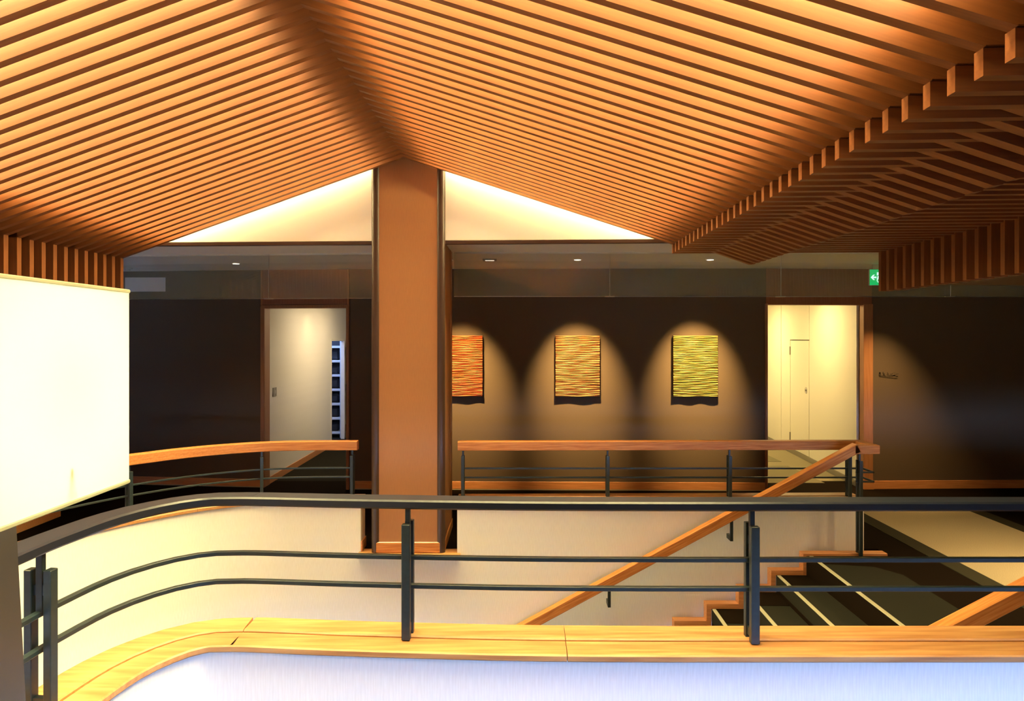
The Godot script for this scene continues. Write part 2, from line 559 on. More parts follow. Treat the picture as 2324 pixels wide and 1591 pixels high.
func build_ceiling() -> void:
	var c := struct("ceiling", "gabled ceiling of closely spaced timber slats with hidden light between them")
	var t := 0.046
	var up := 0.24
	var half := t / 2.0
	var ang_l := (Vector2(0, RIDGE_H) - EAVE_L).angle()
	var ang_r := (EAVE_R - Vector2(0, RIDGE_H)).angle()
	var left := prism_mesh(turned([Vector2(0, RIDGE_H), EAVE_L, EAVE_L + Vector2(-0.10, 0.0), EAVE_L + Vector2(-0.10, up), Vector2(0, RIDGE_H + up)], -ang_l), -half, half)
	var right := prism_mesh(turned([Vector2(0, RIDGE_H), Vector2(0, RIDGE_H + up), EAVE_R + Vector2(0.30, up), EAVE_R + Vector2(0.30, 0.004), EAVE_R + Vector2(0, 0.004), EAVE_R], -ang_r), -half, half)
	var x0 := EAVE_R.x
	var lev := EAVE_R.y - 0.0855
	var level := prism_mesh([Vector2(x0, lev), Vector2(4.487, lev), Vector2(4.487, lev + 0.0855), Vector2(x0, lev + 0.0855)], -half, half)
	var hang_r := prism_mesh([Vector2(4.487, 0.436), Vector2(4.60, 0.436), Vector2(4.60, lev + 0.085), Vector2(4.487, lev + 0.085)], -half, half)
	var hang_l := prism_mesh([Vector2(EAVE_L.x - 0.11, 0.44), Vector2(EAVE_L.x, 0.44), Vector2(EAVE_L.x, EAVE_L.y + 0.08), Vector2(EAVE_L.x - 0.11, EAVE_L.y + 0.08)], -half, half)
	var br := [Vector2(2.72, 0.877), Vector2(3.27, 0.683), Vector2(3.31, 0.688), Vector2(3.325, 0.715), Vector2(3.325, 0.78), Vector2(3.02, 0.877)]
	var bracket := prism_mesh(br, -0.030, 0.030)
	var skew := Basis(Vector3.UP, deg_to_rad(SLOPE_TURN))
	for k in SLATS:
		var at := slat_at(k)
		put("left_slope_slat", left, M.slat, c).transform = Transform3D(skew * Basis(Vector3(0, 0, 1), ang_l), at)
		put("right_slope_slat", right, M.slat, c).transform = Transform3D(skew * Basis(Vector3(0, 0, 1), ang_r), at)
		put("level_slat", level, M.slat, c, at + Vector3(0, 0, -0.012), SLOPE_TURN)
		put("hanging_batten", hang_l, M.batten, c, at, SLOPE_TURN)
		put("hanging_batten", hang_r, M.batten, c, at, SLOPE_TURN)
		put("lower_slope_slat", bracket, M.slat, c, at + Vector3(0, 0, PITCH / 2), SLOPE_TURN)
	# boards that close the roof above the slats and the level soffit
	var far := slat_at(0)
	var back := 10.2
	put("left_roof_board", prism_mesh([Vector2(0, RIDGE_H + up + 0.08), EAVE_L + Vector2(-0.35, up - 0.04), EAVE_L + Vector2(-0.35, up + 0.02), Vector2(0, RIDGE_H + up + 0.14)], -0.45, back), M.roof_back, c, far, -1.0)
	put("right_roof_board", prism_mesh([Vector2(0, RIDGE_H + up + 0.08), Vector2(0, RIDGE_H + up + 0.14), EAVE_R + Vector2(0.4, up + 0.04), EAVE_R + Vector2(0.4, up - 0.02)], -0.30, back), M.roof_back, c, far, -1.0)
	put("soffit_board", prism_mesh([Vector2(x0 + 0.26, lev + 0.0865), Vector2(4.7, lev + 0.0865), Vector2(4.7, lev + 0.10), Vector2(x0 + 0.26, lev + 0.10)], 0.10, back), M.brown_back, c, far, -1.0)
	put("right_backing_board", prism_mesh([Vector2(4.605, 0.436), Vector2(4.66, 0.436), Vector2(4.66, lev + 0.2), Vector2(4.605, lev + 0.2)], 0.19, back), M.brown_back, c, far, -1.0)
	put("left_backing_board", prism_mesh([Vector2(EAVE_L.x - 0.2, 0.44), Vector2(EAVE_L.x - 0.12, 0.44), Vector2(EAVE_L.x - 0.12, EAVE_L.y + 0.3), Vector2(EAVE_L.x - 0.2, EAVE_L.y + 0.3)], -0.16, back), M.brown_back, c, far, -1.0)
	var cs := struct("ceiling_sides", "lower flat ceilings beside the slatted gable")
	put("ceiling_panel", plan_mesh([Vector2(3.45, -3.2), Vector2(8.8, -3.2), Vector2(8.8, 6.6), Vector2(3.61, 6.6)], EYE + 0.50, EYE + 0.62), M.brown_back, cs)
	slab("bulkhead", cs, M.brown_back, 3.58, 8.8, EYE + 0.50, 3.4, 6.6, 6.7)
	slab("bulkhead", cs, M.brown_back, -7.3, -4.10, EYE + 0.50, 3.4, 6.6, 6.7)
	slab("ceiling_panel", cs, M.brown_back, -7.3, -4.10, EYE + 0.50, EYE + 0.62, -3.2, 6.6)
	# light strips hidden in the gaps
	for side in 2:
		var e: Vector2 = EAVE_L if side == 0 else EAVE_R
		var power := STRIP * (0.86 if side == 0 else 1.04)
		var a := Vector2(0, RIDGE_H).lerp(e, 0.11)
		var b := Vector2(0, RIDGE_H).lerp(e, 0.88 if side == 0 else 0.94)
		var dir := (b - a).normalized()
		var nor := Vector2(-dir.y, dir.x)
		if nor.y < 0:
			nor = -nor
		var mm := (a + b) / 2.0 + Vector2(0, 0.165)
		var basis := Basis(Vector3(dir.x, dir.y, 0), Vector3(0, 0, 1) * (1.0 if side == 0 else -1.0), Vector3(nor.x, nor.y, 0)).orthonormalized()
		if basis.determinant() < 0:
			basis = Basis(basis.x, -basis.y, basis.z)
		var turn := Basis(Vector3.UP, deg_to_rad(SLOPE_TURN))
		var strip := box_mesh(Vector3(a.distance_to(b), 0.03, 0.012), 0.0)
		for k in SLATS:
			var at := slat_at(k) + Vector3(0, 0, PITCH / 2 if k > 0 else -0.075)
			if k > 0:
				at = slat_at(k) + Vector3(0, 0, -PITCH / 2 + PITCH)
			var where := Transform3D(turn * basis, at + turn * Vector3(mm.x, mm.y, 0))
			var o := put("light_strip", strip, M.strip, c)
			o.transform = where.translated(turn * Vector3(nor.x, nor.y, 0) * 0.02)
			area_light("strip_light", where, Vector2(a.distance_to(b), 0.03), WARM, power * (1.0 if k > 0 else 1.05), self)
			if k == 0:
				var w2 := where.translated(Vector3(0, 0, 0.075 + PITCH / 2))
				put("light_strip", strip, M.strip, c).transform = w2.translated(turn * Vector3(nor.x, nor.y, 0) * 0.02)
				area_light("strip_light", w2, Vector2(a.distance_to(b), 0.03), WARM, power, self)

# ------------------------------------------------------------------ pillar
func build_pillar() -> void:
	var p := struct("pillar", "tall brown clad pillar rising to the ridge of the ceiling")
	p.name = "wall_pillar"
	slab("cladding", p, M.pillar, -1.335, -0.69, 0.0, 4.05, 6.86, 7.80)
	var corner := cylinder(0.042, 4.05, 24)
	put("corner_post", corner, M.dark_trim, p, P(-1.328, 2.025, 6.885))
	put("corner_post", corner, M.dark_trim, p, P(-0.694, 2.025, 6.885))
	slab("side_cladding", p, M.pillar, -0.70, -0.668, 0.0, 3.2, 6.92, 7.78)
	slab("reveal", p, M.casing, -0.70, -0.662, 0.0, 3.04, 7.60, 7.80, 0.004)
	slab("baseboard", p, M.rail, -1.32, -0.70, 0.005, 0.10, 6.842, 6.862, 0.003)
	slab("baseboard", p, M.rail, -0.668, -0.654, 0.005, 0.10, 6.93, 7.79, 0.003)
	slab("top_rib", p, M.white_wall, -1.32, -0.70, 0.10, 0.104, 6.848, 6.862)
	slab("plinth_board", p, M.sill, -1.50, -0.50, -0.04, 0.0, 6.79, 6.995, 0.006)

# ------------------------------------------------------------------ parapets
var near_path := PackedVector2Array()
var left_path := PackedVector2Array()
var right_path := PackedVector2Array()

func sill_planks(parent: Node, path: PackedVector2Array, cuts: Array, top: float, half: float, thick: float) -> void:
	for k in cuts.size() - 1:
		var part := cut_path(path, cuts[k] + 0.0012, cuts[k + 1] - 0.0012)
		put("sill_plank", sweep_mesh(part, rect(-half, -0.007, top - thick, top, 0.005)), M.sill, parent)
		put("sill_plank", sweep_mesh(part, rect(-0.001, half, top - thick, top + 0.005, 0.005)), M.sill, parent)

func build_parapets() -> void:
	near_path = smooth([Vector2(-1.376, -0.4), Vector2(-1.376, 0.8), Vector2(-1.376, 1.5), Vector2(-1.375, 1.95), Vector2(-1.362, 2.14), Vector2(-1.33, 2.335), Vector2(-1.262, 2.485), Vector2(-1.155, 2.595), Vector2(-1.0, 2.625), Vector2(-0.58, 2.590), Vector2(0.0, 2.555), Vector2(0.5, 2.545), Vector2(1.0, 2.545), Vector2(1.85, 2.545), Vector2(3.4, 2.545), Vector2(8.5, 2.545)])
	left_path = smooth([Vector2(-1.48, 7.0), Vector2(-2.0, 6.99), Vector2(-2.469, 6.90), Vector2(-2.952, 6.61), Vector2(-3.335, 6.18), Vector2(-3.585, 5.75), Vector2(-3.73, 5.35), Vector2(-3.81, 4.9), Vector2(-3.85, 4.3), Vector2(-3.85, 3.0), Vector2(-3.85, -3.0)])
	right_path = PackedVector2Array([Vector2(-0.535, 6.97), Vector2(3.452, 7.035)])
	var wn := struct("wall_near", "white papered parapet wall in the foreground with a wooden sill")
	put("wall_face", sweep_mesh(near_path, rect(-0.103, 0.10, -2.5, 0.972)), M.white_wall, wn)
	var s1 := 0.0
	var cuts := [0.0]
	for mark in [Vector2(-1.37, 2.10), Vector2(-1.01, 2.625), Vector2(0.222, 2.55), Vector2(3.2, 2.545)]:
		var best := 1e9
		var s := 0.0
		for k in near_path.size() - 1:
			if near_path[k].distance_to(mark) < best:
				best = near_path[k].distance_to(mark)
				s1 = s
			s += near_path[k].distance_to(near_path[k + 1])
		cuts.append(s1)
	cuts.append(length_of(near_path))
	sill_planks(wn, near_path, cuts, 0.998, 0.122, 0.026)
	var wpl := struct("wall_parapet_left", "white curved parapet wall of the far gallery left of the pillar")
	put("wall_face", sweep_mesh(left_path, rect(-0.105, 0.105, -2.5, 0.486)), M.white_wall, wpl)
	var ll := length_of(left_path)
	sill_planks(wpl, left_path, [0.0, 1.6, 3.0, 4.6, ll], 0.514, 0.13, 0.028)
	slab("baseboard", wpl, M.trim, -1.48, -1.466, 0.0, 0.10, 6.90, 7.10, 0.003)
	var wpr := struct("wall_parapet_right", "white parapet wall above the stairs right of the pillar")
	put("wall_face", sweep_mesh(right_path, rect(-0.115, 0.115, -2.5, 0.486)), M.white_wall, wpr)
	sill_planks(wpr, right_path, [0.0, 1.9, length_of(right_path)], 0.514, 0.14, 0.028)
	# the stairwell wall below the pillar
	var ws := struct("wall_stairwell", "white wall below the pillar plinth")
	slab("wall_face", ws, M.white_wall, -1.49, -0.53, -2.5, -0.04, 6.87, 7.05)

# ------------------------------------------------------------------ stairs
func build_stairs() -> void:
	var s := struct("floor_stairs", "dark carpeted stairs rising to the right along the white wall")
	var tread := box_mesh(Vector3(0.309, 0.12, 3.0))
	var strip := box_mesh(Vector3(0.035, 0.008, 2.96), 0.002)
	var riser := box_mesh(Vector3(0.012, 0.155, 3.0))
	for k in range(1, 15):
		var x := 2.8125 - 0.309 * k
		var y := -0.161 * k
		put("tread", tread, M.carpet_dark, s, P(x + 0.1545, y - 0.085, 5.25), -1.0)
		put("tread_margin", box_mesh(Vector3(0.309, 0.004, 0.34)), M.carpet_brown, s, P(x + 0.1545 + 0.023, y - 0.023, 6.58), -1.0)
	for k in range(0, 14):
		var x := 2.8125 - 0.309 * k
		var y := -0.161 * k - (0.0 if k == 0 else 0.025)
		put("riser", riser, M.carpet_brown, s, P(x + 0.006, y - 0.085, 5.25), -1.0)
		put("nosing_strip", strip, M.nosing, s, P(x + 0.018, y + 0.006, 5.25), -1.0)
	# stepped stringer board against the wall
	for k in range(0, 9):
		var x := 2.790 - 0.309 * k
		var y := -0.161 * k
		var right := (3.60 if k == 0 else x + 0.309)
		put("stringer_tread_board", box_mesh(Vector3(right - x, 0.055, 0.10), 0.003), M.trim, s, P((right + x) / 2, y - 0.0045, 6.805))
		put("stringer_riser_board", box_mesh(Vector3(0.050, 0.160, 0.098), 0.003), M.trim, s, P(x + 0.025, y - 0.1125, 6.806))
	var w := struct("wall_stair_side", "low wall on the near side of the stairs")
	put("wall_face", prism_mesh([Vector2(-1.6, -2.5), Vector2(3.3, -2.5), Vector2(3.3, 0.42), Vector2(2.85, 0.42), Vector2(-1.6, -1.9)], -0.05, 0.05), M.white_wall, w, P(0, 0, 3.70))

# ------------------------------------------------------------------ doorways
func build_doorways() -> void:
	# left doorway: frame
	var d1 := struct("door_1", "left doorway with a brown timber casing and head panel")
	slab("jamb", d1, M.casing, -3.514, -3.455, 0.0, 2.53, 9.84, 10.06, 0.004)
	slab("jamb", d1, M.casing, -2.285, -2.245, 0.0, 2.53, 9.70, 10.0, 0.004)
	run("head", d1, M.casing, Vector2(-3.514, 9.852), Vector2(-2.245, 9.722), 2.505, 2.55, 0.18, 0.004)
	run("head_panel", d1, M.head_panel, Vector2(-3.514, 9.862), Vector2(-2.245, 9.732), 2.556, 3.04, 0.16)
	slab("edge_bead", d1, M.casing, -3.514, -3.49, 2.55, 3.04, 9.85, 9.90, 0.003)
	slab("edge_bead", d1, M.casing, -2.27, -2.245, 2.55, 3.04, 9.715, 9.78, 0.003)
	# passage behind it
	var pw := struct("wall_passage_left", "white wall of the passage behind the left doorway")
	slab("wall_face", pw, M.white_wall, -3.54, -3.48, 0.0, 2.9, 10.06, 13.58)
	slab("wall_face", pw, M.white_wall, -3.54, -3.48, 2.03, 2.9, 13.58, 14.60)
	slab("wall_face", pw, M.white_wall, -3.54, -3.48, 0.0, 2.9, 14.60, 16.2)
	slab("baseboard", pw, M.trim, -3.48, -3.466, 0.0, 0.10, 10.06, 13.52, 0.003)
	slab("wall_face", pw, M.white_wall, -2.24, -2.08, 0.0, 2.9, 9.95, 16.2)
	slab("wall_face", pw, M.white_wall, -5.4, -2.08, 0.0, 2.9, 16.0, 16.2)
	slab("wall_face", pw, M.white_wall, -5.4, -3.54, 0.0, 2.9, 13.0, 13.2)
	slab("wall_face", pw, M.white_wall, -5.5, -5.3, 0.0, 2.9, 13.0, 16.2)
	var pf := struct("floor_passage_left", "dark floor of the left passage")
	slab("carpet", pf, M.carpet_dark, -5.5, -2.08, -0.2, -0.001, 9.8, 16.2)
	var pc := struct("ceiling_passage_left", "ceiling of the left passage")
	slab("ceiling_panel", pc, M.plaster, -5.5, -2.08, 2.75, 2.95, 10.02, 16.2)
	spot_light(P(-3.10, 2.72, 11.95), P(-3.45, 1.2, 12.0), 48.0, 0.9, Color(1.0, 0.86, 0.60), 0.16)
	area_light("passage_light", Transform3D(Basis(Vector3.RIGHT, -PI / 2), P(-2.62, 2.685, 12.2)), Vector2(0.4, 2.4), Color(1.0, 0.89, 0.70), 1.6)
	var pl := thing("passage_lamp", "long pale ceiling lamp inside the left passage", "lamp", P(-2.62, 2.742, 12.2))
	put("housing", box_mesh(Vector3(0.44, 0.03, 2.44), 0.004), M.sprinkler, pl, Vector3(0, -0.014, 0))
	put("diffuser", box_mesh(Vector3(0.40, 0.006, 2.40), 0.001), glow(Color(1.0, 0.89, 0.70), 0.6), pl, Vector3(0, -0.030, 0))
	# store room opening and its open leaf
	var d4 := struct("door_4", "narrow store room doorway in the left passage")
	slab("frame_post", d4, M.white_wall, -3.55, -3.47, 0.0, 2.03, 13.54, 13.585, 0.003)
	slab("frame_post", d4, M.white_wall, -3.545, -3.465, 0.0, 2.03, 14.58, 14.62, 0.003)
	slab("frame_head", d4, M.white_wall, -3.55, -3.47, 2.03, 2.07, 13.54, 14.62, 0.003)
	var leaf := slab("door_leaf", d4, M.cream_panel, -3.445, -3.405, 0.01, 2.02, 14.64, 15.36, 0.004)
	for y in [-0.78, 0.05, 0.82]:
		put("hinge", box_mesh(Vector3(0.05, 0.13, 0.02), 0.003), M.hinge, leaf, Vector3(0.0, y, 0.375))
	area_light("store_light", Transform3D(Basis(Vector3.RIGHT, -PI / 2), P(-4.3, 2.7, 14.3)), Vector2(0.9, 0.25), Color(0.62, 0.74, 1.0), 2.4)
	var sl := thing("store_lamp", "bluish tube lamp on the store room ceiling", "lamp", P(-4.3, 2.73, 14.3))
	put("tube", box_mesh(Vector3(0.9, 0.03, 0.1), 0.01), glow(Color(0.75, 0.84, 1.0), 1.0), sl)
	put("housing", box_mesh(Vector3(0.96, 0.02, 0.16), 0.004), M.shelf, sl, Vector3(0, 0.02, 0))
	# steel shelving with dark stock
	var sh := thing("steel_shelving", "pale steel shelving seen through the narrow store room doorway", "shelving", P(-4.085, 0, 14.97))
	for x in [-0.5, 0.5]:
		for z in [-0.2, 0.2]:
			put("upright", box_mesh(Vector3(0.035, 2.1, 0.035), 0.002), M.shelf, sh, Vector3(x, 1.05, z))
	for k in 7:
		put("shelf_board", box_mesh(Vector3(1.0, 0.045, 0.42), 0.004), M.shelf, sh, Vector3(0, 0.10 + k * 0.30, 0))
	put("back_sheet", box_mesh(Vector3(1.0, 2.0, 0.01)), M.shelf_dark, sh, Vector3(0, 1.05, -0.215))
	for k in 6:
		var b := thing("storage_bag", "dark bag on the steel shelving, on shelf %s from the bottom" % ["one", "two", "three", "four", "five", "six"][k], "bag", P(-3.84, 0.124 + k * 0.30, 15.0), "dark bags on the steel shelving")
		var st := begin()
		add_box(st, Vector3(-0.17, 0, -0.13), Vector3(0.20, 0.19 + 0.03 * (k % 2), 0.14), 0.05)
		put("body", st.commit(), M.shelf_dark, b)
		put("strap", box_mesh(Vector3(0.02, 0.012, 0.2), 0.003), M.plate, b, Vector3(-0.02, 0.196 + 0.03 * (k % 2), -0.02))
	# right doorway
	var d2 := struct("door_2", "right doorway with a brown timber casing and head panel")
	slab("jamb", d2, M.casing, 3.455, 3.485, 0.0, 2.56, 9.60, 9.85, 0.004)
	slab("jamb", d2, M.casing, 4.855, 4.985, 0.0, 2.56, 9.73, 9.86, 0.004)
	run("head_panel", d2, M.head_panel, Vector2(3.47, 9.63), Vector2(4.975, 9.745), 2.545, 3.04, 0.16)
	slab("baseboard", d2, M.trim, 4.85, 4.99, 0.0, 0.115, 9.715, 9.74, 0.003)
	var pr := struct("wall_passage_right", "cream panelled wall of the passage behind the right doorway")
	var a := Vector2(4.858, 9.87)
	var b2 := Vector2(5.30, 15.2)
	var n_along := (b2 - a).normalized()
	run("wall_core", pr, M.seam, b2 + Vector2(0.03, 0), a + Vector2(0.03, 0), 0.0, 2.95, 0.12)
	# panels between the seams: distances along the wall
	var seams := [0.0, 1.975, 3.555, 5.28]
	for k in 3:
		var q0: Vector2 = a + n_along * (seams[k] + 0.010)
		var q1: Vector2 = a + n_along * (seams[k + 1] - 0.010)
		if k == 1:
			# the middle panel is cut round the flush door
			run("wall_panel", pr, M.cream_panel, q1, q0, 2.06, 2.95, -0.03)
			run("wall_panel", pr, M.cream_panel, q1, a + n_along * (1.975 + 1.03), 0.09, 2.06, -0.03)
		else:
			run("wall_panel", pr, M.cream_panel, q1, q0, 0.09, 2.95, -0.03)
	run("baseboard", pr, M.plate, b2, a, 0.0, 0.085, -0.03, 0.004)
	var d3 := struct("door_3", "flush cream door leaf in the passage behind the right doorway")
	run("door_leaf", d3, M.cream_panel, a + n_along * (1.975 + 1.0), a + n_along * (1.975 + 0.012), 0.09, 2.045, -0.034, 0.003)
	for y in [1.86, 0.30]:
		var h := a + n_along * (1.975 + 1.015)
		put("hinge", box_mesh(Vector3(0.05, 0.15, 0.05), 0.003), M.hinge, d3, P(h.x - 0.015, y, h.y))
	var kp := a + n_along * (1.975 + 0.14)
	var pull := put("flush_pull", cylinder(0.055, 0.02, 24), M.steel, d3, P(kp.x - 0.03, 1.20, kp.y))
	pull.rotation_degrees = Vector3(0, 0, 90)
	put("pull_recess", box_mesh(Vector3(0.03, 0.012, 0.06), 0.004), M.hinge, pull, Vector3(0, 0.008, 0.0)).rotation_degrees = Vector3(0, 0, 0)
	var pwl := struct("wall_passage_end", "other walls of the right passage")
	slab("wall_face", pwl, M.white_wall, 3.25, 3.42, 0.0, 2.95, 9.82, 15.4)
	slab("wall_face", pwl, M.white_wall, 3.25, 5.6, 0.0, 2.95, 15.2, 15.4)
	var pfr := struct("floor_passage_right", "tan carpet tiles of the right passage")
	slab("carpet", pfr, M.carpet_tan, 3.25, 5.5, -0.2, -0.001, 9.78, 15.4)
	slab("carpet_band", pfr, M.carpet_tan_dark, 3.50, 4.50, -0.001, 0.004, 10.15, 11.5)
	slab("carpet_band", pfr, M.carpet_tan_dark, 3.50, 4.55, -0.001, 0.004, 11.9, 14.6)
	var pcr := struct("ceiling_passage_right", "ceiling of the right passage")
	slab("ceiling_panel", pcr, M.plaster, 3.25, 5.7, 2.8, 2.95, 9.95, 15.4)
	for d in [11.0, 13.6]:
		var l := thing("passage_downlight", "round downlight in the right passage ceiling, %s the doorway" % ("nearer" if d < 12 else "farther from"), "downlight", P(4.15, 2.8, d), "downlights of the right passage")
		put("ring", cylinder(0.075, 0.012), M.sprinkler, l)
		put("lens", cylinder(0.055, 0.016), M.lens, l, Vector3(0, -0.001, 0))
		area_light("passage_light", Transform3D(Basis(Vector3.RIGHT, -PI / 2), P(4.15, 2.77, d)), Vector2(0.12, 0.12), Color(1.0, 0.86, 0.56), 3.4 if d > 12 else 2.3)

# ------------------------------------------------------------------ railings
func build_railings() -> void:
	# foreground railing
	var r := thing("metal_railing", "dark railing with a flat black handrail on the foreground wooden sill", "railing", P(0, 0.998, 2.55))
	var off := -r.position
	var ln := length_of(near_path)
	var joint := 0.0
	var s := 0.0
	var stations := []
	for k in near_path.size() - 1:
		var p := near_path[k]
		if joint == 0.0 and p.x > -1.0:
			joint = s
		s += p.distance_to(near_path[k + 1])
	for seg in [[0.0, joint], [joint + 0.0015, ln - 1.0]]:
		put("handrail", sweep_mesh(cut_path(near_path, seg[0], seg[1]), rect(-0.046, 0.046, 1.474, 1.507, 0.006)), M.handrail_dark, r, off)
	for y in [1.290, 1.185]:
		put("rod", sweep_mesh(cut_path(near_path, 0.02, ln - 1.0), rect(-0.010, 0.010, y - 0.008, y + 0.008, 0.002)), M.iron, r, off)
	for at in [Vector2(-1.374, 0.9), Vector2(-1.357, 2.05), Vector2(-0.380, 2.578), Vector2(0.865, 2.545), Vector2(2.10, 2.545), Vector2(3.3, 2.545), Vector2(4.5, 2.545)]:
		var best := 1e9
		var where := []
		s = 0.0
		for k in near_path.size() - 1:
			var q := Geometry2D.get_closest_point_to_segment(at, near_path[k], near_path[k + 1])
			if q.distance_to(at) < best:
				best = q.distance_to(at)
				where = [q, (near_path[k + 1] - near_path[k]).normalized()]
		post_pair_at(r, where[0], where[1], off, 1.001, 1.418, 1.474)
	# far left railing with a wooden handrail
	var l := thing("wooden_railing", "curved wooden handrail on dark posts left of the pillar", "railing", P(-2.5, 0.514, 6.9))
	off = -l.position
	var lp := cut_path(left_path, 0.05, length_of(left_path) - 1.0)
	put("handrail", sweep_mesh(lp, rect(-0.045, 0.045, 0.98, 1.07, 0.006)), M.rail, l, off)
	for y in [0.80, 0.71]:
		put("rod", sweep_mesh(cut_path(left_path, 0.10, length_of(left_path) - 1.0), rect(-0.008, 0.008, y - 0.008, y + 0.008, 0.002)), M.iron, l, off)
	for at in [Vector2(-1.585, 7.0), Vector2(-2.45, 6.90), Vector2(-3.345, 6.16), Vector2(-3.80, 4.95), Vector2(-3.85, 3.7), Vector2(-3.85, 2.4)]:
		var best := 1e9
		var where := []
		for k in left_path.size() - 1:
			var q := Geometry2D.get_closest_point_to_segment(at, left_path[k], left_path[k + 1])
			if q.distance_to(at) < best:
				best = q.distance_to(at)
				where = [q, (left_path[k + 1] - left_path[k]).normalized()]
		post_pair_at(l, where[0], where[1], off, 0.517, 0.925, 0.98)
	# far right railing that turns round the wall end and runs down the stairs
	var w := thing("stair_railing", "wooden handrail right of the pillar that turns and slopes down the stairs", "railing", P(1.5, 0.514, 7.0))
	off = -w.position
	var rp := PackedVector2Array([Vector2(-0.535, 6.975), Vector2(3.45, 7.03)])
	put("handrail", sweep_mesh(rp, rect(-0.045, 0.045, 0.98, 1.07, 0.006)), M.rail, w, off)
	put("handrail_return", span_mesh(P(3.405, 0.984, 7.074), P(3.495, 1.069, 6.78), 0.006), M.rail, w, off)
	put("handrail_end", span_mesh(P(3.26, 0.985, 6.79), P(3.50, 1.07, 6.70), 0.006), M.rail, w, off)
	put_bar("sloping_handrail", P(3.30, 1.045, 6.745) + off, P(-1.40, 1.045 - 4.70 * 0.5407, 6.745) + off, 0.09, 0.088, M.rail, w, 0.006)
	for y in [0.80, 0.71]:
		put("rod", span_mesh(P(-0.50, y - 0.008, 6.968), P(3.47, y + 0.008, 6.984), 0.0), M.iron, w, off).rotation_degrees.y = 0.0
		put("rod_return", span_mesh(P(3.462, y - 0.008, 6.984), P(3.478, y + 0.008, 6.76), 0.002), M.iron, w, off)
		put("rod_end", span_mesh(P(3.30, y - 0.008, 6.776), P(3.478, y + 0.008, 6.76), 0.002), M.iron, w, off)
	for x in [-0.485, 0.945, 2.15, 3.33]:
		post_pair_at(w, Vector2(x, 6.976), Vector2(1, 0), off, 0.517, 0.925, 0.98)
	post_pair_at(w, Vector2(3.335, 6.77), Vector2(1, 0), off, 0.0, 0.915, 0.985)
	for x in [2.10, 0.93, -0.25]:
		var y: float = 1.045 - (3.30 - x) * 0.5407
		put("bracket", span_mesh(P(x - 0.014, y - 0.25, 6.755), P(x + 0.014, y - 0.03, 6.735), 0.002), M.iron, w, off)
		put("bracket_foot", span_mesh(P(x - 0.014, y - 0.25, 6.735), P(x + 0.014, y - 0.205, 6.86), 0.002), M.iron, w, off)
	# near stair handrail
	var n := thing("stair_handrail", "sloping wooden handrail on the near side of the stairs at lower right", "handrail", P(2.4, 0.2, 3.70))
	off = -n.position
	var y0 := 0.752
	put_bar("handrail", P(2.79 + 0.42, y0 + 0.42 * 0.5, 3.80) + off, P(-1.2, y0 - 3.99 * 0.52, 3.80) + off, 0.09, 0.088, M.rail, n, 0.006)
	put("handrail_end", span_mesh(P(3.19, 0.91, 3.845), P(3.6, 1.0, 3.755), 0.006), M.rail, n, off)
	for x in [2.2, 1.1, 0.0]:
		var yy: float = y0 - (2.79 - x) * 0.52
		put("support", span_mesh(P(x - 0.015, yy - 0.42, 3.76), P(x + 0.015, yy - 0.02, 3.735), 0.002), M.iron, n, off)

func post_pair_at(parent: Node, at: Vector2, dir: Vector2, off: Vector3, y0: float, bar_top: float, rail_bottom: float) -> void:
	var turn := rad_to_deg(atan2(dir.y, dir.x))
	var n := Vector2(-dir.y, dir.x)
	var gap := 0.030
	var bar := box_mesh(Vector3(0.031, bar_top - y0, 0.024), 0.002)
	var p := put("post", bar, M.iron, parent, P(at.x - n.x * gap, (y0 + bar_top) / 2, at.y - n.y * gap) + off, turn)
	put("rear_bar", bar, M.iron, p, Vector3(0, 0, -2.0 * gap))
	put("stem", box_mesh(Vector3(0.017, rail_bottom - bar_top + 0.14, 0.020), 0.001), M.iron, p, Vector3(0, (rail_bottom + bar_top - 0.13) / 2 - (y0 + bar_top) / 2, -gap))
	put("spacer", box_mesh(Vector3(0.02, 0.03, 2.0 * gap - 0.024)), M.iron, p, Vector3(0, -(bar_top - y0) / 2 + 0.03, -gap))
	put("spacer", box_mesh(Vector3(0.014, 0.03, 2.0 * gap - 0.024)), M.iron, p, Vector3(0, (bar_top - y0) / 2 - 0.06, -gap))

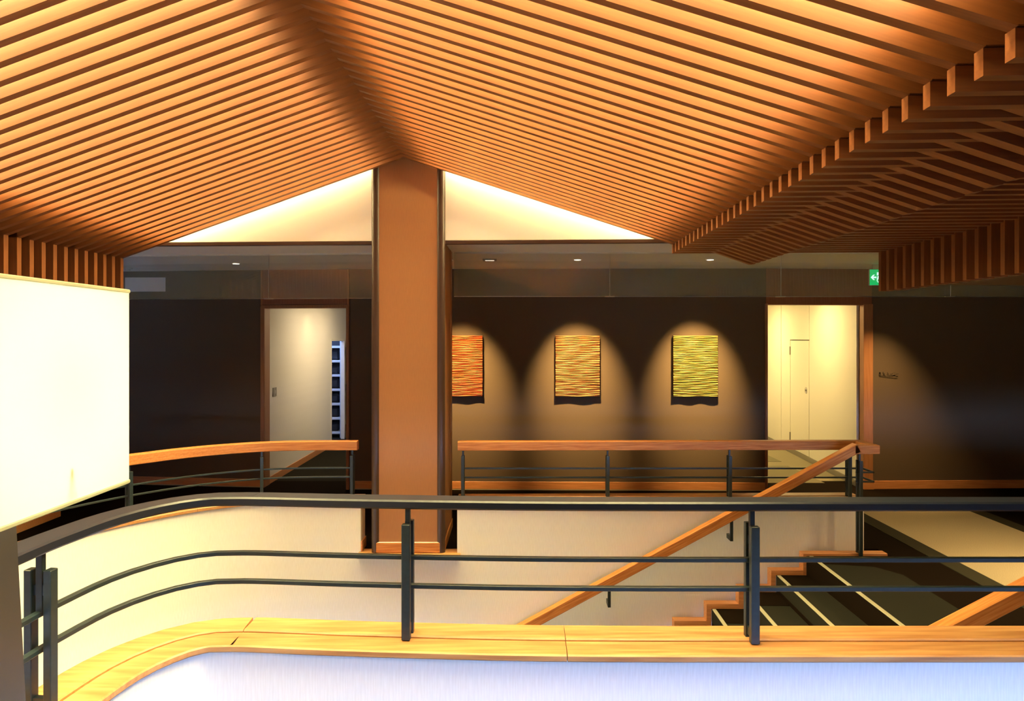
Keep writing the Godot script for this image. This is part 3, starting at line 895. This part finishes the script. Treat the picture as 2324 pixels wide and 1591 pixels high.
# ------------------------------------------------------------------ floor lamp
func build_floor_lamp() -> void:
	var x := -1.2075
	var d := 1.5625
	var l := thing("floor_lamp", "tall floor lamp with a glowing square fabric shade at left", "lamp", P(-1.17, 0.49, d))
	var off := P(x, 0, d) - l.position
	var st := begin()
	var w := 0.2325
	var t := 0.004
	var y0 := 1.722
	var y1 := 2.212
	add_box(st, Vector3(-w, y0, -w), Vector3(-w + t, y1, w))
	add_box(st, Vector3(w - t, y0, -w), Vector3(w, y1, w))
	add_box(st, Vector3(-w + t, y0, -w), Vector3(w - t, y1, -w + t))
	add_box(st, Vector3(-w + t, y0, w - t), Vector3(w - t, y1, w))
	put("lamp_shade", st.commit(), M.shade, l, off)
	for yy in [y0 - 0.001, y1 - 0.008]:
		st = begin()
		for s in [-1.0, 1.0]:
			add_box(st, Vector3(-w - 0.002, yy, s * w - 0.004), Vector3(w + 0.002, yy + 0.009, s * w + 0.004), 0.002)
			add_box(st, Vector3(s * w - 0.004, yy, -w + 0.004), Vector3(s * w + 0.004, yy + 0.009, w - 0.004), 0.002)
		put("lamp_shade_hem", st.commit(), M.shade_rim, l, off)
	# tapered square column
	st = begin()
	var lo := 0.078
	var hi := 0.040
	for k in 4:
		var a := Vector2(1, 1).rotated(k * PI / 2)
		var b := Vector2(1, 1).rotated((k + 1) * PI / 2)
		var n2 := (a + b).normalized()
		quad(st, Vector3(a.x * lo, 0.02, a.y * lo), Vector3(b.x * lo, 0.02, b.y * lo), Vector3(b.x * hi, 1.235, b.y * hi), Vector3(a.x * hi, 1.235, a.y * hi), Vector3(n2.x, 0.03, n2.y).normalized())
	quad(st, Vector3(-hi, 1.235, -hi), Vector3(hi, 1.235, -hi), Vector3(hi, 1.235, hi), Vector3(-hi, 1.235, hi), Vector3.UP)
	put("column", st.commit(), M.post, l)
	put("base", box_mesh(Vector3(0.16, 0.022, 0.16), 0.004), M.post, l, Vector3(0, 0.011, 0))
	put("stem", cylinder(0.012, 0.22), M.steel, l, Vector3(-0.03, 1.33, 0))
	var bulb := SphereMesh.new()
	bulb.radius = 0.045
	bulb.height = 0.09
	put("bulb", bulb, M.bulb, l, off + Vector3(0, 1.97, 0))
	for k in 2:
		put("shade_arm", box_mesh(Vector3(0.455, 0.006, 0.008)), M.steel, l, off + Vector3(0, 1.80, 0), 90.0 * k)
	var o := OmniLight3D.new()
	o.name = "lamp_light"
	o.light_color = Color(1.0, 0.95, 0.86)
	o.light_energy = 0.42
	o.light_size = 0.05
	o.omni_range = 25.0
	o.omni_attenuation = 2.0
	o.shadow_enabled = true
	add_child(o)
	o.position = P(x, 1.97, d)

# ------------------------------------------------------------------ relief panels on the far wall
func relief_mesh(w: float, h: float, seed_: int) -> Mesh:
	var st := begin()
	var rng := RandomNumberGenerator.new()
	rng.seed = seed_
	var ridges := 35
	var cols := 44
	var lines := []
	for r in ridges * 2 + 1:
		var ph := rng.randf() * TAU
		var fr := rng.randf_range(1.0, 1.7)
		var row := []
		for c in cols + 1:
			var u := float(c) / cols
			var wob := 0.30 * sin(TAU * fr * u + ph) if r % 2 == 1 else 0.0
			if r == 0 or r == ridges * 2:
				wob = 0.0
			var y := h / 2.0 - h * (r + wob * 1.2) / (ridges * 2)
			var z := (0.016 + 0.012 * (0.5 + 0.5 * sin(TAU * (fr + 0.6) * u + ph * 1.7))) if r % 2 == 1 else 0.001
			row.append(Vector3(w * (u - 0.5), y, z))
		lines.append(row)
	for r in ridges * 2:
		for c in cols:
			var a: Vector3 = lines[r][c]
			var b: Vector3 = lines[r][c + 1]
			var e: Vector3 = lines[r + 1][c + 1]
			var f: Vector3 = lines[r + 1][c]
			var n := (b - a).cross(f - a).normalized()
			if n.z < 0:
				n = -n
			quad(st, a, b, e, f, n)
	return st.commit()

func build_wall_panels() -> void:
	var data := [
		[-0.705, "orange-red carved wave relief panel, partly hidden by the pillar", "art_orange", 5],
		[0.895, "golden carved wave relief panel, middle of the three on the dark wall", "art_gold", 6],
		[2.495, "yellow-green carved wave relief panel next to the right doorway", "art_green", 7]]
	for p in data:
		var x: float = p[0]
		var d := 9.70 - 0.0184 * (x + 2.245) + 0.0412
		d = 9.74 - (x + 2.245) * (0.105 / 5.715)
		var t := thing("relief_panel", p[1], "wall panel", P(x, 1.705, d - 0.06), "three wave relief panels")
		t.rotation_degrees.y = -1.05
		put("wave_face", relief_mesh(0.602, 0.832, p[3]), M[p[2]], t, Vector3(0, 0, 0.0))
		put("backing", box_mesh(Vector3(0.606, 0.836, 0.03), 0.001), M.art_edge, t, Vector3(0, 0, -0.0155))
		put("spacer", box_mesh(Vector3(0.45, 0.6, 0.024)), M.art_edge, t, Vector3(0, 0, -0.0425))

# ------------------------------------------------------------------ hanging glass smoke screens
func build_glass_screens() -> void:
	var g := thing("glass_smoke_screen", "clear glass smoke screen under the ceiling left of the pillar", "glass screen", P(-3.6, 3.04, 8.0))
	var off := -g.position
	var a := Vector2(-5.9, 8.22)
	var b := Vector2(-1.36, 7.86)
	run("pane", g, M.glass, a, b, 2.535, 3.03, 0.008).position += off
	run("top_channel", g, M.sprinkler, a, b, 3.022, 3.04, 0.02).position += off
	run("edge_profile", g, M.steel, a, b, 2.531, 2.536, 0.008).position += off
	put("hanger_rod", cylinder(0.004, 0.50, 8), M.steel, g, P(-2.745, 2.785, 7.955) + off)
	put("clip", box_mesh(Vector3(0.11, 0.01, 0.03), 0.002), M.steel, g, P(-2.745, 2.533, 7.965) + off)
	var h := thing("glass_smoke_screen", "clear glass smoke screen under the ceiling right of the pillar", "glass screen", P(3.0, 3.04, 7.8))
	off = -h.position
	a = Vector2(-0.64, 7.79)
	b = Vector2(8.55, 7.86)
	run("pane", h, M.glass, a, b, 2.55, 3.03, 0.008).position += off
	run("top_channel", h, M.sprinkler, a, b, 3.022, 3.04, 0.02).position += off
	run("edge_profile", h, M.steel, a, b, 2.546, 2.551, 0.008).position += off
	for x in [1.081, 2.970, 4.844]:
		put("hanger_rod", cylinder(0.004, 0.49, 8), M.steel, h, P(x, 2.79, 7.785) + off)
		put("clip", box_mesh(Vector3(0.11, 0.01, 0.03), 0.002), M.steel, h, P(x, 2.548, 7.80) + off)

# ------------------------------------------------------------------ small fittings
func downlight(label: String, at: Vector3, lens: Material, group := "corridor downlights") -> Node3D:
	var t := thing("downlight", label, "downlight", at, group)
	put("ring", cylinder(0.055, 0.010), M.sprinkler, t, Vector3(0, -0.004, 0))
	put("lens", cylinder(0.040, 0.010), lens, t, Vector3(0, -0.007, 0))
	return t

func build_fittings() -> void:
	downlight("lit round downlight in the corridor ceiling left of the pillar", P(-3.50, 3.04, 8.94), M.lens)
	spot_light(P(-3.50, 3.02, 8.94), P(-3.50, 0, 8.94), 40.0, 0.9, Color(1.0, 0.86, 0.66), 0.6)
	downlight("lit round downlight aimed at the golden relief panel", P(0.79, 3.04, 8.5), M.lens)
	downlight("round downlight aimed at the orange-red relief panel, behind the pillar", P(-0.76, 3.04, 8.5), M.lens)
	downlight("round downlight aimed at the yellow-green relief panel", P(2.39, 3.04, 8.5), M.lens)
	for x in [-0.76, 0.82, 2.42]:
		spot_light(P(x, 3.02, 8.5), P(x + 0.08, 1.46, 9.7), 22.5, 1.0, Color(1.0, 0.81, 0.50), 25.0, 0.05)
	downlight("downlight washing the dark wall right of the right doorway", P(5.05, 3.04, 8.9), M.lens)
	spot_light(P(5.02, 3.02, 8.9), P(5.05, 0.35, 9.7), 30.0, 1.0, Color(1.0, 0.80, 0.50), 6.5)
	for d in [3.9, 5.9]:
		downlight("downlight in the lower ceiling over the landing, %s one" % ("near" if d < 5 else "far"), P(5.0, EYE + 0.50, d), M.lens, "landing downlights")
		spot_light(P(5.0, EYE + 0.48, d), P(4.9, 0, d), 55.0, 1.0, Color(1.0, 0.84, 0.57), 8.0, 0.12)
	# square recessed fitting by the pillar
	var sq := thing("recessed_fitting", "small rectangular recessed ceiling fitting right of the pillar", "ceiling light", P(-0.27, 3.04, 8.55))
	put("frame", box_mesh(Vector3(0.17, 0.012, 0.17), 0.002), M.hinge, sq, Vector3(0, -0.005, 0))
	put("lens", box_mesh(Vector3(0.11, 0.008, 0.09), 0.002), M.lens_dim, sq, Vector3(0, -0.009, 0))
	# smoke detector
	var sd := thing("smoke_detector", "small white smoke detector on the ceiling at far left", "detector", P(-5.2, 3.04, 9.55))
	put("base", cylinder(0.055, 0.02), M.sprinkler, sd, Vector3(0, -0.01, 0))
	put("sensor", cylinder(0.03, 0.02), M.sprinkler, sd, Vector3(0, -0.028, 0))
	# exit sign
	var ex := thing("exit_sign", "green lit exit sign with an arrow and a running figure", "sign", P(4.72, 2.872, 9.1))
	put("case", box_mesh(Vector3(0.21, 0.205, 0.03), 0.004), M.sprinkler, ex, Vector3(0, 0, -0.016))
	put("sign_face", box_mesh(Vector3(0.205, 0.20, 0.004)), M.exit_green, ex, Vector3(0, 0, 0.001))
	put("bracket", box_mesh(Vector3(0.16, 0.064, 0.02), 0.002), M.sprinkler, ex, Vector3(0.02, 0.135, -0.016))
	put("arrow_symbol", prism_mesh([Vector2(-0.092, 0), Vector2(-0.058, 0.034), Vector2(-0.038, 0.034), Vector2(-0.060, 0.010), Vector2(-0.018, 0.010), Vector2(-0.018, -0.010), Vector2(-0.060, -0.010), Vector2(-0.038, -0.034), Vector2(-0.058, -0.034)], 0.003, 0.005), M.exit_white, ex)
	put("door_symbol", prism_mesh([Vector2(-0.012, -0.045), Vector2(0.0, -0.065), Vector2(0.088, -0.065), Vector2(0.088, 0.065), Vector2(-0.012, 0.065), Vector2(-0.012, 0.02), Vector2(-0.005, 0.0), Vector2(-0.012, -0.02)], 0.003, 0.0045), M.exit_white, ex)
	var st := begin()
	var head := PackedVector2Array()
	for k in 12:
		head.append(Vector2(0.018, 0.046) + Vector2(0.010, 0).rotated(TAU * k / 12))
	add_prism(st, head, 0.0045, 0.006)
	for sgm in [[Vector2(0.024, 0.032), Vector2(0.030, -0.006), 0.013], [Vector2(0.024, 0.030), Vector2(-0.004, 0.022), 0.005], [Vector2(-0.004, 0.022), Vector2(-0.012, 0.008), 0.005], [Vector2(0.026, 0.030), Vector2(0.050, 0.018), 0.005], [Vector2(0.050, 0.018), Vector2(0.056, 0.0), 0.005], [Vector2(0.028, -0.002), Vector2(0.010, -0.026), 0.007], [Vector2(0.010, -0.026), Vector2(0.0, -0.052), 0.007], [Vector2(0.030, -0.002), Vector2(0.046, -0.026), 0.007], [Vector2(0.046, -0.026), Vector2(0.074, -0.030), 0.007]]:
		var dd: Vector2 = (sgm[1] - sgm[0]).normalized()
		var nn: Vector2 = Vector2(-dd.y, dd.x) * float(sgm[2])
		add_prism(st, PackedVector2Array([sgm[0] - nn, sgm[1] - nn, sgm[1] + nn, sgm[0] + nn]), 0.0045, 0.006)
	put("running_figure_symbol", st.commit(), M.exit_green, ex)
	area_light("exit_sign_light", Transform3D(Basis(Vector3.UP, PI), P(4.72, 2.872, 9.08)), Vector2(0.2, 0.2), Color(0.3, 1.0, 0.5), 0.004)
	# light switch in the left passage
	var sw := thing("light_switch", "grey switch plate on the white wall inside the left doorway", "switch", P(-3.474, 1.30, 10.32))
	put("plate", box_mesh(Vector3(0.01, 0.13, 0.15), 0.002), M.plate, sw)
	put("rocker", box_mesh(Vector3(0.006, 0.05, 0.03), 0.002), M.steel, sw, Vector3(0.006, 0, 0))
	# small dark metal lettering on the right wall
	var le := thing("wall_lettering", "small dark metal lettering on the dark wall right of the right doorway", "lettering", P(5.09, 1.59, 9.755))
	le.rotation_degrees.y = -1.6
	var strokes := [[0.0, 0.024, 0.026, 0.006, 0], [0.0, -0.004, 0.032, 0.006, 0], [0.046, 0.024, 0.020, 0.006, -35], [0.056, 0.0, 0.024, 0.006, 35], [0.108, 0.010, 0.034, 0.006, -55], [0.146, 0.0, 0.010, 0.008, 0], [0.166, 0.004, 0.012, 0.008, 30], [0.200, 0.014, 0.032, 0.006, 0], [0.238, 0.002, 0.030, 0.006, 10]]
	for s in strokes:
		var o := put("stroke", box_mesh(Vector3(s[2], s[3], 0.006)), M.letter, le, Vector3(s[0], s[1], 0.003))
		o.rotation_degrees.z = s[4]
	for k in 16:
		put("small_stroke", box_mesh(Vector3(0.010, 0.008 + 0.003 * (k % 3), 0.004)), M.letter, le, Vector3(0.0 + 0.0158 * k, -0.028, 0.002))
